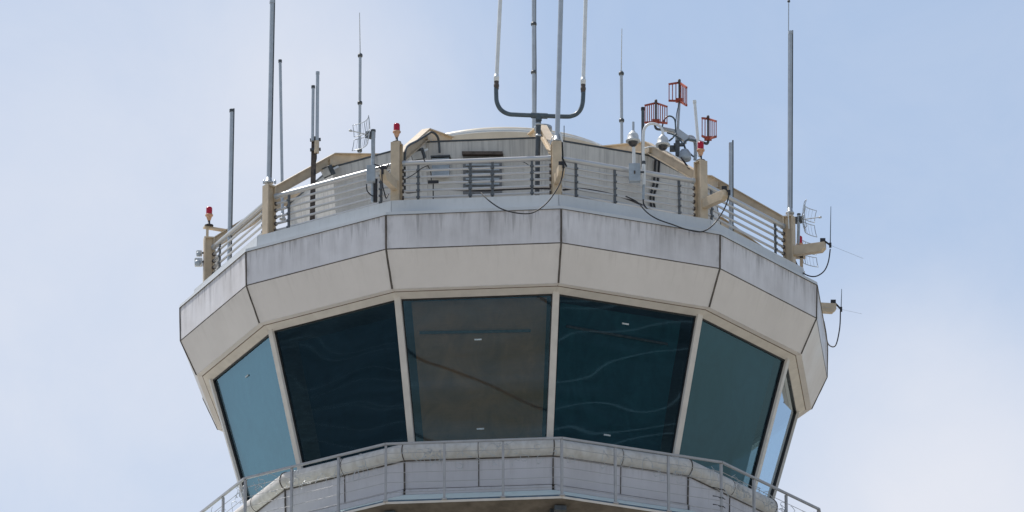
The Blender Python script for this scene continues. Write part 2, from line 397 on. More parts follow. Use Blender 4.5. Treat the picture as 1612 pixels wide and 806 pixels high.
# shell of the cab
ringpart('fascia_panel', 'fascia', 6.282, -.655, 6.30, 0.0)
ringpart('soffit_panel', 'soffit', 5.967, -1.334, 6.279, -.672)
ringpart('curb_panel', 'curb', 6.040, .07, 6.036, .388, .03, .006)
ringpart('curb_ledge', 'curb', 6.30, .060, 6.045, .068, .02, 0)
ringpart('curb_lip', 'curb', 6.312, .004, 6.306, .066, .03, .0)
ringpart('drip_edge', 'joint', 6.318, -.004, 6.318, .004, .01, 0)
ringpart('parapet_cap', 'curb', 6.036, .392, 5.70, .40, .03, .004)
ringpart('parapet_inner', 'curb', 5.68, .0, 5.70, .39, .03, .004)
# dark joint backing behind the gaps
ringpart('panel_backing', 'joint', 6.24, -.655, 6.262, .0, .02, 0)
ringpart('fascia_seam', 'joint', 6.276, -.677, 6.286, -.653, .02, 0)
def joint(name, pts, r, mat='joint'):
    m = MB(); pp = []
    for i in range(len(pts) - 1):
        for j in range(5):
            q = pts[i].lerp(pts[i + 1], j / 5); 
            if 0 < j: q = q + Vector((random.uniform(-1, 1), random.uniform(-1, 1), 0)) * .003
            pp.append(q)
    pp.append(pts[-1]); m.tube(pp, r, 6); return m.build(name, mat, T)
o = joint('panel_joint', [P(6.295, 0, 0), P(6.277, -.66, 0), P(5.962, -1.335, 0)], .021)
for i, k in enumerate(ALL):
    if i == 0: o.rotation_euler = (0, 0, k * pi / 6)
    else: dup(o, T, k * pi / 6)
# window head
ringpart('head_strip', 'soffit', 5.86, -1.352, 5.967, -1.340, .02, .004)
ringpart('head_seam', 'brownline', 5.845, -1.362, 5.86, -1.352, .02, 0)
ringpart('window_head', 'mull', 5.68, -1.44, 5.845, -1.362, .05, .002)
# windows: frame > pane, blind
Rt, zt, Rb, zb = 5.685, -1.42, 4.873, -4.30
def wring(t, k, off=0):
    """point on the leaning glass plane, t 0 at head .. 1 at sill; off = outwards"""
    r = Rt + (Rb - Rt) * t; z = zt + (zb - zt) * t
    kk = k if abs(k - round(k)) > 1e-6 else k
    return P(r + off, z + off * -.27, kk)
slope = (P(Rb, zb, 0) - P(Rt, zt, 0)).normalized()
def wseg(t0, t1, u0, u1, o0, o1):
    a = [wring(t1, u0, o0), wring(t1, u1, o0), wring(t0, u1, o0), wring(t0, u0, o0)]
    b = [wring(t1, u0, o1), wring(t1, u1, o1), wring(t0, u1, o1), wring(t0, u0, o1)]
    return a, b
def make_window():
    m = MB()
    for t0, t1, u0, u1 in ((0, .018, .0, 1.), (.985, 1.0, .0, 1.), (.018, .985, .0, .028), (.018, .985, .972, .99999)):
        m.hexa(*wseg(t0, t1, u0, u1, -.07, .0))
    w = m.build('window', 'gasket', T)
    pn = MB(); q = [wring(.99, .012, -.03), wring(.99, .988, -.03), wring(.005, .988, -.03), wring(.005, .012, -.03)]
    pn.add(q, [(0, 1, 2, 3)]); pn.build('pane', 'glass', w)
    return w
w0 = make_window(); WIN = {}
for i, k in enumerate(ALL):
    if i == 0: w0.rotation_euler = (0, 0, k * pi / 6); WIN[k] = w0
    else: WIN[k] = dup(w0, T, k * pi / 6)
def blind(k, mat, t0, t1, u0, u1, off=-.22):
    """roller blind, also the added view blocking sheet, just inside the glass"""
    m = MB(); nn = 8; a = []
    for i in range(nn + 1):
        for j in range(nn + 1):
            a.append(wring(t0 + (t1 - t0) * j / nn, u0 + (u1 - u0) * i / nn, off + .006 * sin(i * 1.7 + j)))
    m.add(a, [(i * (nn + 1) + j, i * (nn + 1) + j + 1, (i + 1) * (nn + 1) + j + 1, (i + 1) * (nn + 1) + j) for i in range(nn) for j in range(nn)], True)
    return m.build('blind', mat, WIN[k])
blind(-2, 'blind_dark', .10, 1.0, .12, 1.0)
blind(-1, 'blind_brown', .02, .98, .06, .955)
blind(0, 'blind_teal', .05, .98, .05, .93)
blind(1, 'blind_slate', .0, 1.0, .0, .93, -.12)
blind(-3, 'view_block', .0, 1.0, .0, 1.0, -.14)  # added sheet, hides the inside so the reflecting pane looks uniform
def blind_bar(k, t, u0, u1, off=-.19):
    m = MB(); m.tube([wring(t, u0, off), wring(t + .012, u1, off)], .028, 8); return m.build('blind_bar', 'brown', WIN[k])
blind_bar(-1, .215, .1, .85); blind_bar(0, .19, .1, .85)
def sticker(k, t, u):
    c = wring(t, u, -.015); x = (wring(t, u + .05, -.015) - wring(t, u - .05, -.015)).normalized()
    y = -slope
    a0 = TH0 + (0 + .5) * pi / 6; nrm = x.cross(y).normalized()
    m = MB(); m.box(c, .135, .028, .006, (x, y, nrm)); return m.build('sticker', 'tag', WIN[k])
sticker(-1, .275, .5); sticker(-1, .83, .5); sticker(0, .125, .5); sticker(0, .83, .45); sticker(-3, .14, .5)
# mullions
m = MB(); n0 = out(0); s0 = side(0); w_ = .062
def mullion_pts(t, o): c = P(Rt + (Rb - Rt) * t + o, zt + (zb - zt) * t - o * .27, 0); return c
a0, a1 = mullion_pts(-.015, .035), mullion_pts(1.01, .035); b0, b1 = mullion_pts(-.015, -.1), mullion_pts(1.01, -.1)
m.hexa([a1 - s0 * w_, a1 + s0 * w_, b1 + s0 * w_, b1 - s0 * w_], [a0 - s0 * w_, a0 + s0 * w_, b0 + s0 * w_, b0 - s0 * w_])
mo = m.build('mullion', 'mull', T, bevel=.008)
for i, k in enumerate(ALL):
    if i == 0: mo.rotation_euler = (0, 0, k * pi / 6)
    else: dup(mo, T, k * pi / 6)
# sill, bullnose, apron
ringpart('sill', 'mull', 5.32, -4.17, 4.90, -4.15, .05, 0)
def bull():
    m = MB(); n = 12; vs = []
    cR, cz, r = 5.27, -4.325, .175
    for k in (0, 1):
        for i in range(n + 1):
            a = -pi / 2 + pi * i / n
            vs.append(P(cR + r * cos(a), cz + r * sin(a), k))
    e = (vs[n + 1] - vs[0]).normalized() * .006
    vs = [v + e for v in vs[:n + 1]] + [v - e for v in vs[n + 1:]]
    m.add(vs, [(i, n + 1 + i, n + 2 + i, i + 1) for i in range(n)], True)
    return m.build('bullnose', 'bull', T)
bo = bull()
for i, k in enumerate(ALL):
    if i == 0: bo.rotation_euler = (0, 0, k * pi / 6)
    else: dup(bo, T, k * pi / 6)
ringpart('apron_backing', 'joint', 5.24, -5.2, 5.24, -4.3, .02, 0)
ringpart('apron_panel', 'apron', 5.29, -5.035, 5.31, -4.50, .03, .012)
ringpart('bullnose_seam', 'joint', 5.322, -4.512, 5.335, -4.494, .02, 0)
ringpart('apron_base', 'apron', 5.335, -5.16, 5.335, -5.06, .03, .03)
def halfseam(name, mat):
    m = MB(); pts = []
    for i in range(13):
        a = -pi / 2 + pi * i / 12; pts.append(P(5.272 + .176 * cos(a), -4.325 + .176 * sin(a), .0))
    m.tube(pts, .012, 6); m.tube([P(5.325, -4.5, 0), P(5.305, -5.04, 0)], .016, 6)
    return m.build(name, mat, T)
hs = halfseam('bullnose_joint', 'joint')
for i, k in enumerate(ALL):
    if i == 0: hs.rotation_euler = (0, 0, k * pi / 6)
    else: dup(hs, T, k * pi / 6)
m = MB()
pts = []
for i in range(13):
    a = -pi / 2 + pi * i / 12; pts.append(P(5.272 + .176 * cos(a), -4.325 + .176 * sin(a), .5))
m.tube(pts, .006, 6); m.tube([P(5.32, -4.5, .5), P(5.30, -5.03, .5)], .009, 6)
hs = m.build('centre_joint', 'joint', T)
for i, k in enumerate(ALL):
    if i == 0: hs.rotation_euler = (0, 0, k * pi / 6)
    else: dup(hs, T, k * pi / 6)
# walkway: sloping edge, lip, underside, lower wall
ringpart('walkway_edge', 'teal', 6.22, -5.555, 5.34, -5.165, .04, .004)
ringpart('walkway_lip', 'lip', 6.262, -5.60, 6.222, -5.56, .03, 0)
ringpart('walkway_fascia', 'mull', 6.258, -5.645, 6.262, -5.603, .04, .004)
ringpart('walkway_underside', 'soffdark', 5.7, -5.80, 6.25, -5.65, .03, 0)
ringpart('lower_wall', 'lower', 4.6, -8.2, 5.72, -5.83, .05, .012)
ringpart('shaft_wall', 'lower', 4.3, -ZO, 4.6, -8.2, .3, .012)
def bracket(k):
    m = MB(); o_ = out(k)
    m.bar(P(6.05, -5.72, k), P(5.35, -6.35, k), .09, .16); m.bar(P(6.1, -5.77, k), P(5.72, -5.87, k), .22, .10)
    m.bar(P(5.95, -5.79, k) - side(k) * .14, P(5.75, -5.93, k) - side(k) * .14, .05, .14)
    return m.build('bracket', 'dark', T)
for k in range(-4, 5): bracket(k)
# interior
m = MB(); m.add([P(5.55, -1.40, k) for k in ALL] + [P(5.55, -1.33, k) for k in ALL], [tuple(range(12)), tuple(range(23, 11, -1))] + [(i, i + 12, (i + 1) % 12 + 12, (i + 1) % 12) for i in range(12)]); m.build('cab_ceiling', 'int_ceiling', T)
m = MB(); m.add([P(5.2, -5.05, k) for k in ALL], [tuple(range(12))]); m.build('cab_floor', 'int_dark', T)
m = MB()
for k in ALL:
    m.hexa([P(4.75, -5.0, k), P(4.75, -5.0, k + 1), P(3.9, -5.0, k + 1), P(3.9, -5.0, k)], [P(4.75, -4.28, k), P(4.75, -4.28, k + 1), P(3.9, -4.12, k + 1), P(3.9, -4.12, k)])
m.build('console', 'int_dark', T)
# roof deck, penthouse, domed roof
m = MB(); m.add([P(5.75, .30, k) for k in ALL], [tuple(range(12))]); m.build('roof_deck', 'deck', T)
ringpart('penthouse_wall', 'drum', 4.06, .30, 4.25, 2.215, .05, .004)
ringpart('penthouse_coping', 'dark', 4.262, 2.218, 4.262, 2.245, .05, 0)
m = MB(); m.add([P(4.26, 2.248, k) for k in ALL], [tuple(range(12))]); m.build('penthouse_roof', 'domeroof', T)
o0 = Vector((0, 0, ZO))
m = MB(); m.lathe(o0, [(2.62, 2.26), (2.62, 2.98), (2.50, 3.0)], 72, smooth=False); m.build('dome_base', 'domeroof', T)
m = MB(); m.lathe(o0, [(2.50, 3.0), (2.53, 3.0), (2.53, 3.035), (2.44, 3.04)], 72, smooth=False); m.build('dome_ring', 'domewhite', T)
m = MB(); m.lathe(o0, [(2.44, 3.04), (2.44, 3.085), (2.40, 3.09)], 72, smooth=False); m.build('dome_step', 'galv', T)
m = MB(); m.lathe(o0, [(2.40, 3.09), (2.43, 3.09), (2.43, 3.125), (2.35, 3.13)], 72, smooth=False); m.build('dome_ring', 'domewhite', T)
m = MB(); m.lathe(o0, [(2.35, 3.13), (2.34, 3.18), (2.25, 3.23), (1.9, 3.33), (1.2, 3.42), (.5, 3.46), (0, 3.47)], 72); m.build('dome', 'domeroof', T)
# louvre on the penthouse wall
def on_wall(px, py, off=.0, k=-1):
    """point on the leaning penthouse wall of bay k seen at this pixel"""
    a, b_, c = P(4.06, .30, k), P(4.06, .30, k + 1), P(4.25, 2.215, k)
    n = (b_ - a).cross(c - a).normalized(); d = pdir(px, py); t = (a + n * off - CAM).dot(n) / d.dot(n); return CAM + d * t, n
def wallbox(m, x0, y0, x1, y1, off0, off1, k=-1):
    q = [(x0, y1), (x1, y1), (x1, y0), (x0, y0)]
    c = [on_wall(*p, off=off1, k=k) for p in q]; nn = c[0][1]
    m.hexa([p - nn * (off1 - off0) for p, _ in c], [p for p, _ in c])
m = MB(); wallbox(m, 729, 246, 790, 305, 0, .05); lv = m.build('louvre', 'louvre', T)
m = MB(); wallbox(m, 727, 238, 791, 242.5, 0, .16); m.build('hood', 'brown', lv)
m = MB()
for i in range(7): wallbox(m, 733, 250 + i * 7.5, 786, 253 + i * 7.5, .052, .085)
m.build('slat', 'boxgrey', lv)

# ------------------------------------------------------------------ roof railing
RL = empty('roof_railing', (0, 0, .39 + ZO), 'roof edge railing of steel tubes with tan posts and slanting tan beams', 'railing')
PK = range(-5, 6)
PTOP = {-1: 1.64, 1: 1.64, 0: 1.53}
PKR = 5.86
for k in PK:
    top = PTOP.get(k, 1.47); m = MB(); o_, s_ = out(k), side(k)
    c = P(PKR - .10, 0, k); b_ = [c + s_ * i * .085 + o_ * j * .10 for i, j in ((-1, 1), (1, 1), (1, -1), (-1, -1))]
    zc_ = (.36 + top) / 2; hh = top - .36
    m.box(c + o_ * .085 + UPV * zc_, .17, .03, hh, (s_, o_, UPV)); m.box(c - o_ * .088 + UPV * zc_, .17, .024, hh, (s_, o_, UPV))
    m.box(c + UPV * (zc_ - .005), .05, .145, hh - .01, (s_, o_, UPV)); m.box(c + UPV * (top - .012), .166, .144, .024, (s_, o_, UPV))
    post = m.build('post', 'tan', RL)
    m = MB(); m.box(c + UPV * .43, .26, .28, .03, (s_, o_, UPV)); m.build('base_plate', 'tan', post)
    # slanting beam with a kink above the penthouse corner
    pts = [P(PKR - .20, 1.37, k), P(4.25, 2.39, k), P(2.95, 2.70, k)]
    bm = MB()
    for i in range(2):
        a, b2 = pts[i], pts[i + 1]; h0 = .10 if i == 0 else .10; h1 = .10 if i == 0 else .05
        h0 += .012; h1 += .012
        for w1, za, zb_, zc2, zd in ((.026, -h0 + .02, -h1 + .02, h0 - .02, h0 - .02), (.078, -h0, -h1, -h0 + .021, -h1 + .021), (.078, h0 - .021, h0 - .021, h0, h0)):
            bm.hexa([a - s_ * w1 + UPV * za, a + s_ * w1 + UPV * za, a + s_ * w1 + UPV * zc2, a - s_ * w1 + UPV * zc2],
                    [b2 - s_ * w1 + UPV * zb_, b2 + s_ * w1 + UPV * zb_, b2 + s_ * w1 + UPV * zd, b2 - s_ * w1 + UPV * zd])
    bm.build('beam', 'tan', RL)
    bm = MB(); bm.bar(P(4.25, 2.24, k), P(4.25, 2.34, k), .16, .24, o_); bm.build('beam_foot', 'tan', RL)
    if k in (-1, 0, 1, 2, 3):
        am = MB(); L0, L1 = PKR, PKR + .62; zc = .76
        if k == 0: L1 = PKR + .5
        q0 = P(L0 - .02, zc, k); q1 = P(L1, zc + .02, k)
        prof = [(L0 - .02, zc - .10), (L1 - .07, zc - .10), (L1, zc - .03), (L1, zc + .09), (L0 - .02, zc + .09)]
        vs = [P(r, z, k) - s_ * .06 for r, z in prof] + [P(r, z, k) + s_ * .06 for r, z in prof]; nn = len(prof)
        am.add(vs, [tuple(range(nn)), tuple(range(2 * nn - 1, nn - 1, -1))] + [(i, nn + i, nn + (i + 1) % nn, (i + 1) % nn) for i in range(nn)])
        am.build('arm', 'tan', RL, bevel=.006)
RR = 5.70
RZ = [1.25, 1.10, .965, .83, .695, .56]
for k in range(-5, 5):
    for i, z in enumerate(RZ):
        m = MB(); r = .050 if i == 0 else .0235
        a, b_ = P(RR, z, k), P(RR, z, k + 1); t = (b_ - a).normalized(); m.cyl(a + t * .08, b_ - t * .08, r, n=12)
        h = m.build('handrail' if i == 0 else 'rail', 'rail', RL)
        if i == 0:
            e = MB()
            for q, sg in ((a, 1), (b_, -1)): e.cyl(q + t * .09 * sg, q + t * .14 * sg, .058, n=12)
            e.build('collar', 'galv', h)
        elif -3 <= k <= 2:
            for q, sg in ((a, 1), (b_, -1)):
                e = MB(); e.cyl(q + t * .085 * sg, q + t * .115 * sg, .040, n=10); e.build('flange', 'brown', h)
    fr = {-1: (.13, .46, .60, .85), 0: (.14, .41, .86)}.get(k, (.14, .87))
    for f_ in fr:
        m = MB(); a = P(RR + .005, 0, k + f_); t = (P(RR, 0, k + 1) - P(RR, 0, k)).normalized(); nn = t.cross(UPV)
        m.box(a + UPV * .80, .045, .03, .80, (t, nn, UPV))
        for z in RZ[1:]: m.box(a + UPV * z - nn * -.02, .07, .03, .035, (t, nn, UPV))
        m.build('baluster', 'baluster', RL)

# ------------------------------------------------------------------ walkway railing
WR = empty('walkway_railing', (0, 0, ZO - 5.6), 'thin grey walkway railing with cables in front of the apron below the windows', 'railing')
RW = 6.27
for k in range(-5, 5):
    m = MB(); a, b_ = P(RW, -4.484, k), P(RW, -4.484, k + 1); m.bar(a, b_, .05, .036); m.build('handrail', 'walkrail', WR)
    for f_ in (0, 1 / 3, 2 / 3):
        m = MB(); kk = k + f_; q = P(RW - .02, 0, kk)
        t = (b_ - a).normalized(); nn = t.cross(UPV)
        m.box(q + UPV * -5.05, .042, .045, 1.08, (t, nn, UPV)); m.box(q + UPV * -5.585, .09, .09, .03, (t, nn, UPV))
        m.build('post', 'walkrail', WR)
    for i in range(5):
        m = MB(); z = -4.66 - i * .19; m.tube([P(RW - .02, z, k), P(RW - .02, z - .006, k + .5), P(RW - .02, z, k + 1)], .0055, 5); m.build('cable', 'walkrail', WR)

# ------------------------------------------------------------------ antennas and fittings
def W_(px): return px * M_PX
def lerp(a, b, t): return Vector(a).lerp(Vector(b), t)
def pole_thing(name, label, cat, base, top, wpx, mat='galv', cap=None, strip_=False, group=None, foot=True, taper=1.0):
    t = empty(name, base, label, cat, group); r = W_(wpx) / 2
    m = MB(); m.tube([base, lerp(base, top, .5), top], [r, r * (1 + taper) / 2, r * taper], 14); p = m.build('pole', mat, t)
    if cap:
        d = (Vector(top) - Vector(base)).normalized(); m = MB(); m.cyl(Vector(top) - d * .02, Vector(top) + d * .035, r * taper * 1.22, n=14); m.build('cap', cap, p)
    if strip_:
        m = MB(); d = (Vector(top) - Vector(base)); L = d.length; d.normalize()
        x = Vector((1, 0, 0)) * r * .95
        m.bar(Vector(base) + x + d * .1, Vector(top) + x + d * .05, r * .7, r * 1.1, Vector((0, 1, 0))); m.build('cable_channel', 'dark', p)
    if foot:
        m = MB(); m.lathe(base, [(0, -.01), (r * 2.1, -.01), (r * 2.1, .02), (r * 1.5, .03), (r * 1.3, .1), (r, .11)], 14); m.build('foot', mat, t)
    return t, p
def ext(a, b, Y, py_to):
    """continue the line a-b (pixels) to pixel row py_to"""
    t = (py_to - a[1]) / (b[1] - a[1]); return atY(a[0] + (b[0] - a[0]) * t, py_to, Y)
def collars(t, pts, r, mat='dark'):
    for p in pts: m = MB(); m.lathe(p, [(r * .6, -.03), (r, -.03), (r * 1.15, 0), (r, .03), (r * .6, .03)], 12); m.build('collar', mat, t)

def base_at(px, Y, z):
    lo, hi = 0, 806
    for _ in range(40):
        mid = (lo + hi) / 2
        if atY(px, mid, Y).z > z + ZO: lo = mid
        else: hi = mid
    return atY(px, mid, Y)
# left pole behind the left bay
b = base_at(360, P(RR, 0, -3 + .4).y + .35, .31)
pole_thing('antenna_pole', 'grey antenna pole rising behind the leftmost railing bay', 'antenna', b, atY(365, 175, b.y), 7, 'galv', 'dark', True)
# tall pole on the second post from the left
b = P(PKR - .1, 1.48, -2); b = atY(423, 288, b.y)
t, p = pole_thing('antenna_pole', 'tallest grey antenna pole on the left, standing on the second tan post', 'antenna', b, atY(428.5, 4, b.y), 7.6, 'galv', 'galv', True)
for dx in (-.09, .12):
    m = MB(); m.lathe(b + Vector((dx, 0, -.01)), [(.02, 0), (.024, .04), (.014, .07), (0, .07)], 10); m.build('bolt', 'galv', t)
b = atZ(445, 300, 2.25) if False else atY(445, 345, -1.2)
pole_thing('antenna_pole', 'thin grey pole leaning left just right of the tallest left pole', 'antenna', b, atY(441, 97, b.y), 5.2, 'galv', 'dark')
# twin rods on a brown mast
b = base_at(491, P(RR, 0, -2 + .38).y + .4, .31); Y = b.y
t = empty('twin_rod_antenna', b, 'two grey rods of unequal height clamped to a dark brown mast behind the railing', 'antenna')
m = MB(); m.bar(b, atY(494.5, 216, Y), .095, .095, Vector((0, 1, 0))); m.build('mast', 'brown', t)
m = MB(); m.cyl(atY(492, 222, Y - .12), atY(493, 137, Y - .12), .030); r1 = m.build('rod', 'galv', t)
m = MB(); m.cyl(atY(493, 139, Y - .12), atY(493, 135, Y - .12), .037); m.build('cap', 'dark', r1)
m = MB(); m.cyl(atY(499, 240, Y - .12), atY(500, 114, Y - .12), .033); r2 = m.build('rod', 'slate' if False else 'galv', t)
m = MB(); m.cyl(atY(498.5, 241, Y - .12), atY(498.8, 222, Y - .12), .046); m.build('sleeve', 'tan', r2)
m = MB(); m.cyl(atY(500, 117, Y - .12), atY(500, 113, Y - .12), .038); m.build('cap', 'galv', r2)
for py in (220.5, 236):
    m = MB(); m.bar(atY(488, py, Y - .07), atY(505, py - 1, Y - .07), .05, .05); m.build('clamp', 'dark', t)
m = MB(); m.tube(curve([atY(498, 241, Y - .12), atY(498, 250, Y - .1), atY(496, 258, Y - .02), atY(495, 275, Y - .07)]), .011, 6); m.build('cable', 'black', t)
# whips with collars on the penthouse roof
def whip(name, label, base, mid, tip, wpx, cols):
    t = empty(name, base, label, 'antenna', None); r = W_(wpx) / 2
    m = MB(); m.tube([base, mid], r, 12); m.build('pole', 'galv', t)
    m = MB(); m.tube([mid, lerp(mid, tip, .5), tip], [.012, .010, .008], 6); m.build('whip', 'greyplastic', t)
    collars(t, [lerp(base, mid, c) for c in cols], r * 1.55); return t
b = atZ(566, 262, 2.25); Y = 1.2; b = atY(566, 262, Y)
whip('whip_antenna', 'grey collared pole with a thin whip behind the left grid dish', b, atY(567, 84, Y), atY(566, 20, Y), 5, (.14, .56, .98))
Y = 1.6; b = atY(979, 244, Y)
whip('whip_antenna', 'grey collared pole with a thin whip, left of the red cage antennas', b, atY(978, 112, Y), atY(979, 45, Y), 5.4, (.41, .97))
b = atY(888, 240, -2.6); m = MB(); m.tube([b, atY(888, 198, -2.6)], .009, 6); m.cyl(b - UPV * .06, b + UPV * .03, .03)
tag(m.build('short_whip', 'dark', None, loc=b), 'very short thin dark whip on the roof edge right of the centre post', 'antenna')
# centre pole with collars
Y = -1.2; b = atY(840.5, 226, Y)
t, p = pole_thing('antenna_pole', 'grey collared pole rising behind the middle of the U shaped pipe', 'antenna', b, atY(840, -150, Y), 7, 'galv', None)
collars(t, [atY(840.3, py, Y) for py in (114, 38, -40)], .052)
m = MB(); m.tube([atY(843.5, 200, Y) , atY(844, 120, Y), atY(843.3, 38, Y), atY(843.6, -140, Y)], .012, 6); m.build('cable', 'black', p)
# U shaped pipe with two white rods
b = atZ(845, 340, .31); Y = b.y
t = empty('forked_antenna', b, 'dark U shaped pipe on a dark mast carrying two white rod antennas', 'antenna')
m = MB(); m.tube([b, atY(846.5, 240, Y), atY(848, 183, Y)], W_(8.5) / 2, 14); ms = m.build('mast', 'dark', t)
for py in (196, 214): m = MB(); q = atY(847.5, py, Y); m.lathe(q, [(.045, -.02), (.056, -.02), (.056, .02), (.045, .02)], 14); m.build('clamp', 'galv', ms)
pts = [(781, 138), (781.2, 150), (782, 160), (786, 169.5), (792, 175.5), (801, 179.5), (812, 180.5), (848, 182), (890, 183.5), (900, 182.5), (908, 179), (914, 172), (917, 163), (918, 152), (918.3, 142)]
m = MB(); m.tube(curve([atY(x, y, Y) for x, y in pts], 4), W_(7.4) / 2, 14); m.build('cross_pipe', 'slate', t)
m = MB(); m.tube([atY(836, 181.5, Y), atY(862, 182.8, Y)], W_(9.8) / 2, 14); m.build('tee', 'slate', t)
m = MB(); m.cyl(atY(848, 190, Y), atY(848.2, 182, Y), W_(10.5) / 2); m.build('tee', 'slate', t)
for (x0, y0), (x1, y1) in (((781.5, 127), (787.5, 0)), ((918, 132), (922, 0))):
    a = atY(x0, y0, Y); dx = (x1 - x0) / (y1 - y0)
    m = MB(); m.tube([atY(x0 + dx * -4, y0 - 4, Y), atY(x0 + dx * (-170 - y0), -170, Y)], W_(6.6) / 2, 14); rd = m.build('rod', 'white', t)
    m = MB(); m.lathe(a - UPV * .0, [(.030, -.02), (.048, -.01), (.048, .05), (.052, .055), (.052, .085), (.044, .09), (.044, .13), (.036, .135)], 14); m.build('sleeve', 'white', rd)
    m = MB(); m.lathe(a, [(.036, -.18), (.045, -.17), (.045, -.13), (.051, -.12), (.051, -.08), (.044, -.07), (.046, -.015)], 14); m.build('connector', 'brown', t)
# pole on the centre post
b = P(PKR - .1, 1.54, 0); Y = b.y; b = atY(877, 223, Y)
t, p = pole_thing('antenna_pole', 'grey pole standing on the centre tan post, before the U shaped pipe', 'antenna', b, ext((877, 223), (883, 0), Y, -150), 8.2, 'galv')
m = MB(); m.tube(curve([atY(880, 207, Y), atY(883, 213, Y - .05), atY(885, 224, Y - .05)]), .020, 8); m.build('cable', 'white', t)
m = MB(); m.tube(curve([atY(885, 224, Y - .05), atY(886, 245, Y - .0), atY(886, 250, Y), atY(892, 262, Y + .1)]), .016, 8); m.build('cable', 'black', t)
m = MB(); m.tube(curve([atY(876, 212, Y), atY(869, 217, Y - .05), atY(866.5, 228, Y - .05)]), .010, 8); m.build('cable', 'galv', t)
# right hand poles
b = atZ(1012, 262, 2.25) if False else atY(1012, 262, -4.3)
pole_thing('antenna_pole', 'short dark capped pole just left of the left red cage', 'antenna', b, atY(1012, 172, b.y), 5.4, 'dark', 'black', foot=False)
b = atY(1101, 246, -4.15)
pole_thing('antenna_rod', 'white rod leaning left behind the right tan post with a red beacon', 'antenna', b, atY(1093.5, 161, b.y), 5, 'white', 'white', foot=False)
b = base_at(1150.5, P(RR, 0, 1 + .3).y + .5, .31)
pole_thing('antenna_pole', 'grey angle iron pole behind the right sloping railing bay', 'antenna', b, atY(1150.5, 225, b.y), 7, 'galv', None, True)
b = P(PKR - .1, 1.48, 2); Y = b.y; b = atY(1243.5, 336, Y)
t, p = pole_thing('antenna_pole', 'tall grey pole on the far right post with a ball tipped whip', 'antenna', b, atY(1244.5, 52, Y), 6.8, 'galv', 'galv', True)
m = MB(); m.tube([atY(1240.5, 336, Y), atY(1241, 150, Y), atY(1241.5, 5, Y)], .011, 6); wp = m.build('whip', 'galv', t)
m = MB(); m.lathe(atY(1241.7, 2, Y), [(0, -.03), (.022, -.022), (.03, 0), (.022, .022), (0, .03)], 12); m.build('ball', 'dark', wp)
m = MB(); m.tube(curve([atY(1240, 325, Y - .1), atY(1241, 340, Y - .12), atY(1242, 360, Y - .12)]), .010, 6); m.build('cable', 'white', t)

# red beacons
def beacon(pos, label, s=1.0, tilt=0):
    t = empty('beacon', pos, label, 'beacon lamp', 'red obstruction beacons')
    m = MB(); m.lathe(pos, [(.0, 0), (.085 * s, 0), (.085 * s, .02), (.05 * s, .035), (.024, .04), (.024, .11), (.02, .12)], 16); m.build('stem', 'black', t)
    m = MB(); m.lathe(pos, [(.02, .10), (.03 * s, .12), (.05 * s, .17), (.052 * s, .20), (.075 * s, .21), (.075 * s, .235), (.055 * s, .24)], 16); m.build('lamp_base', 'orange', t)
    pr = [(.056 * s, .236)]
    for i in range(6): pr += [(.062 * s, .25 + i * .022), (.056 * s, .261 + i * .022)]
    pr += [(.05 * s, .385), (.02, .395), (0, .396)]
    m = MB(); m.lathe(pos, pr, 18); m.build('lens', 'lens', t)
    return t
PB = lambda k, z: P(PKR - .09, z, k)
beacon(PB(-1, 1.64), 'red beacon lamp on the tan post left of centre, beside the grid dish')
beacon(PB(1, 1.64), 'red beacon lamp on the tan post at the right, below the red cages')
pl = atY(329, 356, PB(-3, 0).y)
beacon(pl, 'leftmost red beacon lamp, on a bracket above the far left tan post')
m = MB(); bp_ = pl - UPV * .02; m.bar(bp_ - side(-3) * .22 * 0 + Vector((-.1, 0, 0)), bp_ + Vector((.55, .25, -.02)), .10, .035); m.bar(bp_ + Vector((-.03, 0, -.30)), bp_ + Vector((-.03, 0, 0)), .05, .05, Vector((0, 1, 0)))
tag(m.build('beacon_bracket', 'tan', None, loc=bp_), 'small tan bracket holding up the leftmost red beacon', 'bracket')
pe = atY(1259, 402, P(PKR, 0, 2).y + .25)
beacon(pe, 'small red beacon half hidden behind the arm of the far right post', .9)

